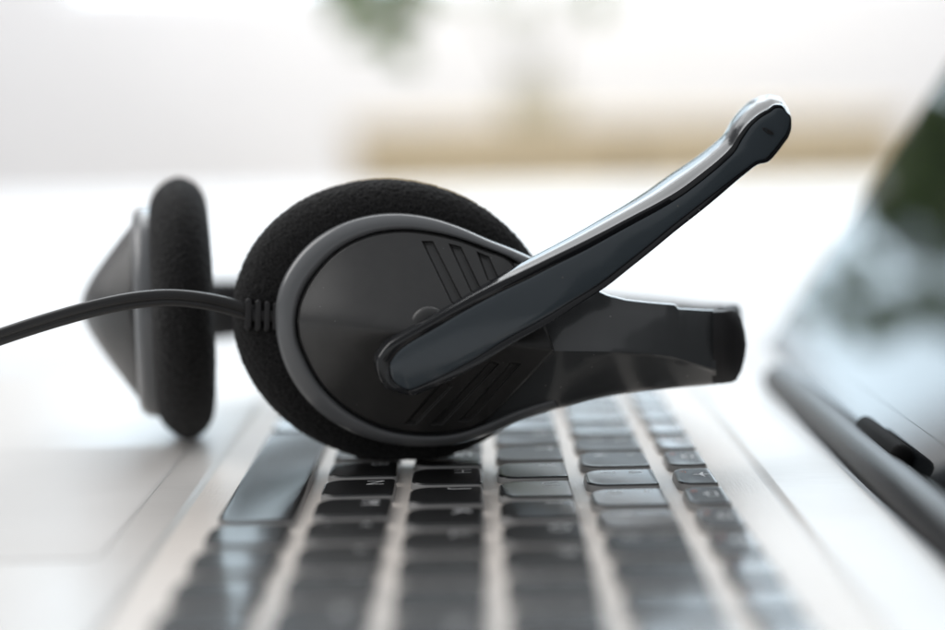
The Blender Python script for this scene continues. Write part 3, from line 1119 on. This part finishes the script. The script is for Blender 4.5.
def cr_interp(t, T, Y):
    """Catmull-Rom / monotone-ish cubic in one parameter"""
    m = np.gradient(Y, T, axis=0)
    i = np.clip(np.searchsorted(T, t) - 1, 0, len(T) - 2)
    h = (T[i + 1] - T[i])[:, None]
    s = ((t - T[i])[:, None]) / h
    return (2 * s ** 3 - 3 * s ** 2 + 1) * Y[i] + (s ** 3 - 2 * s ** 2 + s) * h * m[i] + (3 * s ** 2 - 2 * s ** 3) * Y[i + 1] + (s ** 3 - s ** 2) * h * m[i + 1]


R = cr_interp(ts, tpar, flat)
_k = np.exp(-0.5 * (np.arange(-8, 9) / 3.0) ** 2)
_k /= _k.sum()
_ext = np.vstack([2 * R[:1] - R[8:0:-1], R, 2 * R[-1:] - R[-2:-10:-1]])
_w = np.clip((np.arange(NS) - 205) / 45, 0, 1)[:, None]
R = R * _w + np.stack([np.convolve(_ext[:, c], _k, mode='valid') for c in range(R.shape[1])], 1) * (1 - _w)
U = np.arange(NS)
cu_, bu_, gu_, gl_, bl_ = [R[:, 2 * k:2 * k + 2] for k in range(5)]
nf = R[:, 10]
TD = np.clip(np.hypot(*(cu_ - bu_).T) / 4.4 * 2.6, 4.0, 10.5)
TD = np.convolve(np.pad(TD, 6, mode='edge'), np.ones(13) / 13, mode='valid')


def boom_loop(up, lo, nu, nl, e0, e1):
    """closed loop: upper line base to tip, tip points, lower line back, base points"""
    return [pn(*up[i], nu[i]) for i in range(NS)] + [pn(*q, n) for q, n in e1] + [pn(*lo[i], nl[i]) for i in range(NS)][::-1] + [pn(*q, n) for q, n in e0]


def mixl(a, b, f):
    return a + (b - a) * f


def ends(up, lo, nu, nl, bulge0, bulge1):
    a0, b0, a1, b1 = lo[0], up[0], up[-1], lo[-1]
    d0 = (R[0, 4:8].reshape(2, 2).mean(0) - R[30, 4:8].reshape(2, 2).mean(0))
    d0 /= np.linalg.norm(d0)
    d1 = (R[-1, 4:8].reshape(2, 2).mean(0) - R[-30, 4:8].reshape(2, 2).mean(0))
    d1 /= np.linalg.norm(d1)
    e0 = [(mixl(a0, b0, t) + d0 * bulge0 * 4 * t * (1 - t), nl[0] + (nu[0] - nl[0]) * t) for t in TE]
    e1 = [(mixl(a1, b1, t) + d1 * bulge1 * 4 * t * (1 - t), nu[-1] + (nl[-1] - nu[-1]) * t) for t in TE]
    return e0, e1


def LP(up, lo, nu, nl, k0, k1):
    return boom_loop(up, lo, nu, nl, *ends(up, lo, nu, nl, k0, k1))


TE = (0.06, 0.15, 0.28, 0.42, 0.58, 0.72, 0.85, 0.94)
depL = 5.5
lv = []
lv.append(LP(mixl(cu_, bl_, 0.12), mixl(bl_, bu_, 0.14), nf - 2.0 - TD, nf - depL - 3.0, 2.0, 0.8))
lv.append(LP(mixl(cu_, bl_, 0.015), mixl(bl_, bu_, 0.03), nf - 1.3 - TD, nf - depL - 1.5, 3.2, 1.2))
for f, g_ in ((0.97, 0.92), (0.86, 0.72), (0.64, 0.42), (0.40, 0.17), (0.16, 0.03)):
    lv.append(LP(mixl(bu_, cu_, f), bl_, nf - 1.1 - g_ * TD, nf - 1.1 - g_ * depL, 3.2, 1.2))
lv.append(LP(bu_, bl_, nf - 0.30, nf - 0.30, 3.2, 1.2))
lv.append(LP(mixl(bu_, gu_, 0.07), mixl(bl_, gl_, 0.07), nf - 0.06, nf - 0.06, 3.2, 1.2))
lv.append(LP(mixl(bu_, gu_, 0.32), mixl(bl_, gl_, 0.4), nf, nf, 3.2, 1.2))
lv.append(LP(mixl(bu_, gu_, 0.85), mixl(bl_, gl_, 0.85), nf, nf, 2.6, 1.0))
lv.append(LP(mixl(bu_, gu_, 0.95), mixl(bl_, gl_, 0.95), nf - 0.12, nf - 0.12, 2.6, 1.0))
lv.append(LP(gu_, gl_, nf - 0.7, nf - 0.7, 2.6, 1.0))
ml = len(lv[0])
Vb = np.vstack([np.array(q) for q in lv])
Fb = grid_faces(len(lv), ml, cv=True)


def cross_fill(off, ml):
    F = []
    lo_of = lambda i: NS + 8 + (NS - 1 - i)
    for i in range(NS - 1):
        F.append((off + i, off + i + 1, off + lo_of(i + 1), off + lo_of(i)))
    F.append(tuple(off + NS - 1 + k for k in range(10)))
    F.append((off + lo_of(0),) + tuple(off + ml - 8 + k for k in range(8)) + (off,))
    return F


Fb += cross_fill(0, ml) + cross_fill((len(lv) - 1) * ml, ml)
boom = mesh_obj('microphone_boom', Vb, Fb, M_BOOM, headset, sharp=35, origin=BASE)
# panel set into the bezel, very slightly crowned
pl_ = []
for t, dn in ((0.012, -0.75), (0.016, -0.18), (0.04, 0.0), (0.07, 0.05)):
    pl_.append(LP(mixl(gu_, gl_, t), mixl(gl_, gu_, t), nf + dn, nf + dn, 2.5 - t * 10, 0.95 - t * 5))
mp_ = len(pl_[0])
Vg = [np.array(q) for q in pl_]
Fg = grid_faces(len(pl_), mp_, cv=True)
o_ = (len(pl_) - 1) * mp_
inner = []
for f in (0.2, 0.35, 0.5, 0.65, 0.8):
    inner.append(np.array([pn(*(gu_[i] + (gl_[i] - gu_[i]) * f), nf[i] + 0.05 + 0.12 * 4 * f * (1 - f)) for i in range(NS)]))
Vg = np.vstack(Vg + inner)
o2 = len(pl_) * mp_
lo_i = lambda i: o_ + NS + 8 + (NS - 1 - i)
for i in range(NS - 1):
    col0 = [o_ + i] + [o2 + k * NS + i for k in range(5)] + [lo_i(i)]
    col1 = [o_ + i + 1] + [o2 + k * NS + i + 1 for k in range(5)] + [lo_i(i + 1)]
    for k in range(6):
        Fg.append((col0[k], col1[k], col1[k + 1], col0[k + 1]))
Fg.append(tuple([o_ + NS - 1 + k for k in range(9)] + [lo_i(NS - 1)] + [o2 + k * NS + NS - 1 for k in (4, 3, 2, 1, 0)]))
Fg.append(tuple([lo_i(0)] + [o_ + mp_ - 8 + k for k in range(8)] + [o_] + [o2 + k * NS for k in range(5)]))
mesh_obj('boom_panel', Vg, Fg, M_GLASS, boom, sharp=40, origin=BASE)
# pivot disc between plate and boom
V, F = [], []
for (r, n) in ((19, 17), (19, 22.9), (18, 23.6), (15.5, 24.1), (11, 24.5), (5, 24.7), (0.01, 24.7)):
    for a in np.linspace(0, 2 * np.pi, 48, endpoint=False):
        V.append(pn(429 + r * math.cos(a), 325 + r * math.sin(a), n))
F = grid_faces(7, 48, cv=True)
mesh_obj('boom_pivot', V, F, M_PLATE, boom, sharp=35, origin=BASE)
# small microphone grille at the tip
V = []
cm = np.array([768, 131.0])
for (r, dn) in ((4.6, -0.2), (4.6, 0.42), (3.4, 0.5), (2.6, 0.2), (0.01, 0.15)):
    for a in np.linspace(0, 2 * np.pi, 24, endpoint=False):
        V.append(pn(cm[0] + r * 1.3 * math.cos(a - 0.9), cm[1] + r * 0.8 * math.sin(a), 8.75 + dn))
mesh_obj('microphone_port', V, grid_faces(5, 24, cv=True), M_CAP, boom, sharp=40, origin=BASE)

# --- cable: flat twin lead with a groove
cp = [pn(264, 314.5, 5.5), pn(247, 311.3, 6.5), pn(225, 305, 8), pn(200, 300.2, 10), pn(172, 297.6, 12), pn(140, 299.6, 14), (pn(100, 307, 16)), (pn(60, 317.8, 17)), (pn(30, 327, 17.5)), (pn(0, 337, 18)), (pn(-40, 351, 18)),
      (-0.078, -0.138, 0.0195), (-0.096, -0.146, 0.006), (-0.112, -0.156, -0.010), (-0.135, -0.17, -0.0185), (-0.19, -0.18, -0.0190), (-0.28, -0.15, -0.0190), (-0.42, -0.05, -0.0190)]
cpath = spline(cp, 260)
V = []
NCS = 40
for i in range(260):
    d = cpath[min(i + 1, 259)] - cpath[max(i - 1, 0)]
    d /= np.linalg.norm(d)
    upv = np.array([0, -0.25, 1.0])
    upv -= d * (upv @ d)
    upv /= np.linalg.norm(upv)
    sd = np.cross(d, upv)
    h = 0.00195 - 0.00025 * min(1, i / 100)
    for a in np.linspace(0, 2 * np.pi, NCS, endpoint=False):
        # figure eight: two cores stacked
        cx_, cz_ = math.cos(a), math.sin(a)
        rr = 1 - 0.6 * math.exp(-((cz_ + 0.15) / 0.13) ** 2)
        V.append(cpath[i] + upv * h * cz_ + sd * 0.00125 * np.sign(cx_) * abs(cx_) ** 0.7 * rr)
F = grid_faces(260, NCS, cv=True)
F.append(tuple(range(NCS)))
F.append(tuple(range(259 * NCS, 260 * NCS)))
cable = mesh_obj('cable', V, F, M_CABLE, headset, origin=BASE)


def px_slab(bm, pts, n0, n1):
    """flat picture outline given thickness, bevelled"""
    k = len(pts)
    cxm = sum(p[0] for p in pts) / k
    cym = sum(p[1] for p in pts) / k
    rows = []
    for (sc, n) in ((1, n0), (1, n1 - 0.35), (0.93, n1 - 0.06), (0.84, n1)):
        rows.append([bm.verts.new(Vector(pn(cxm + (x - cxm) * (1 - (1 - sc) * 1.0), cym + (y - cym) * (1 - (1 - sc) * 1.0), n) - BASE)) for x, y in pts])
    for a, b in zip(rows, rows[1:]):
        for j in range(k):
            bm.faces.new((a[j], a[(j + 1) % k], b[(j + 1) % k], b[j]))
    bm.faces.new(rows[0])
    bm.faces.new(rows[-1])


def px_pill(x0, y0, x1, y1, w_, n=6):
    dx, dy = x1 - x0, y1 - y0
    L = math.hypot(dx, dy)
    a0 = math.atan2(dy, dx)
    out = []
    for k in range(n + 1):
        a = a0 - math.pi / 2 + math.pi * k / n
        out.append((x1 + w_ * math.cos(a), y1 + w_ * math.sin(a)))
    for k in range(n + 1):
        a = a0 + math.pi / 2 + math.pi * k / n
        out.append((x0 + w_ * math.cos(a), y0 + w_ * math.sin(a)))
    return out


bm = bmesh.new()
px_slab(bm, [(248, 309.5), (262, 310.3), (278, 311), (278, 322), (262, 321.3), (248, 321)], 1.5, 8.0)
for (x, a, b, ww) in ((248.6, 301.5, 327, 3.3), (258.4, 302.8, 328.2, 3.1), (267.4, 304, 328.8, 2.9), (275.5, 305, 328.0, 2.4)):
    px_slab(bm, px_pill(x, a, x - 0.6, b, ww), 1.5, 8.6)
bm_obj('strain_relief', bm, M_CAP, cable, smooth=True, sharp=50)
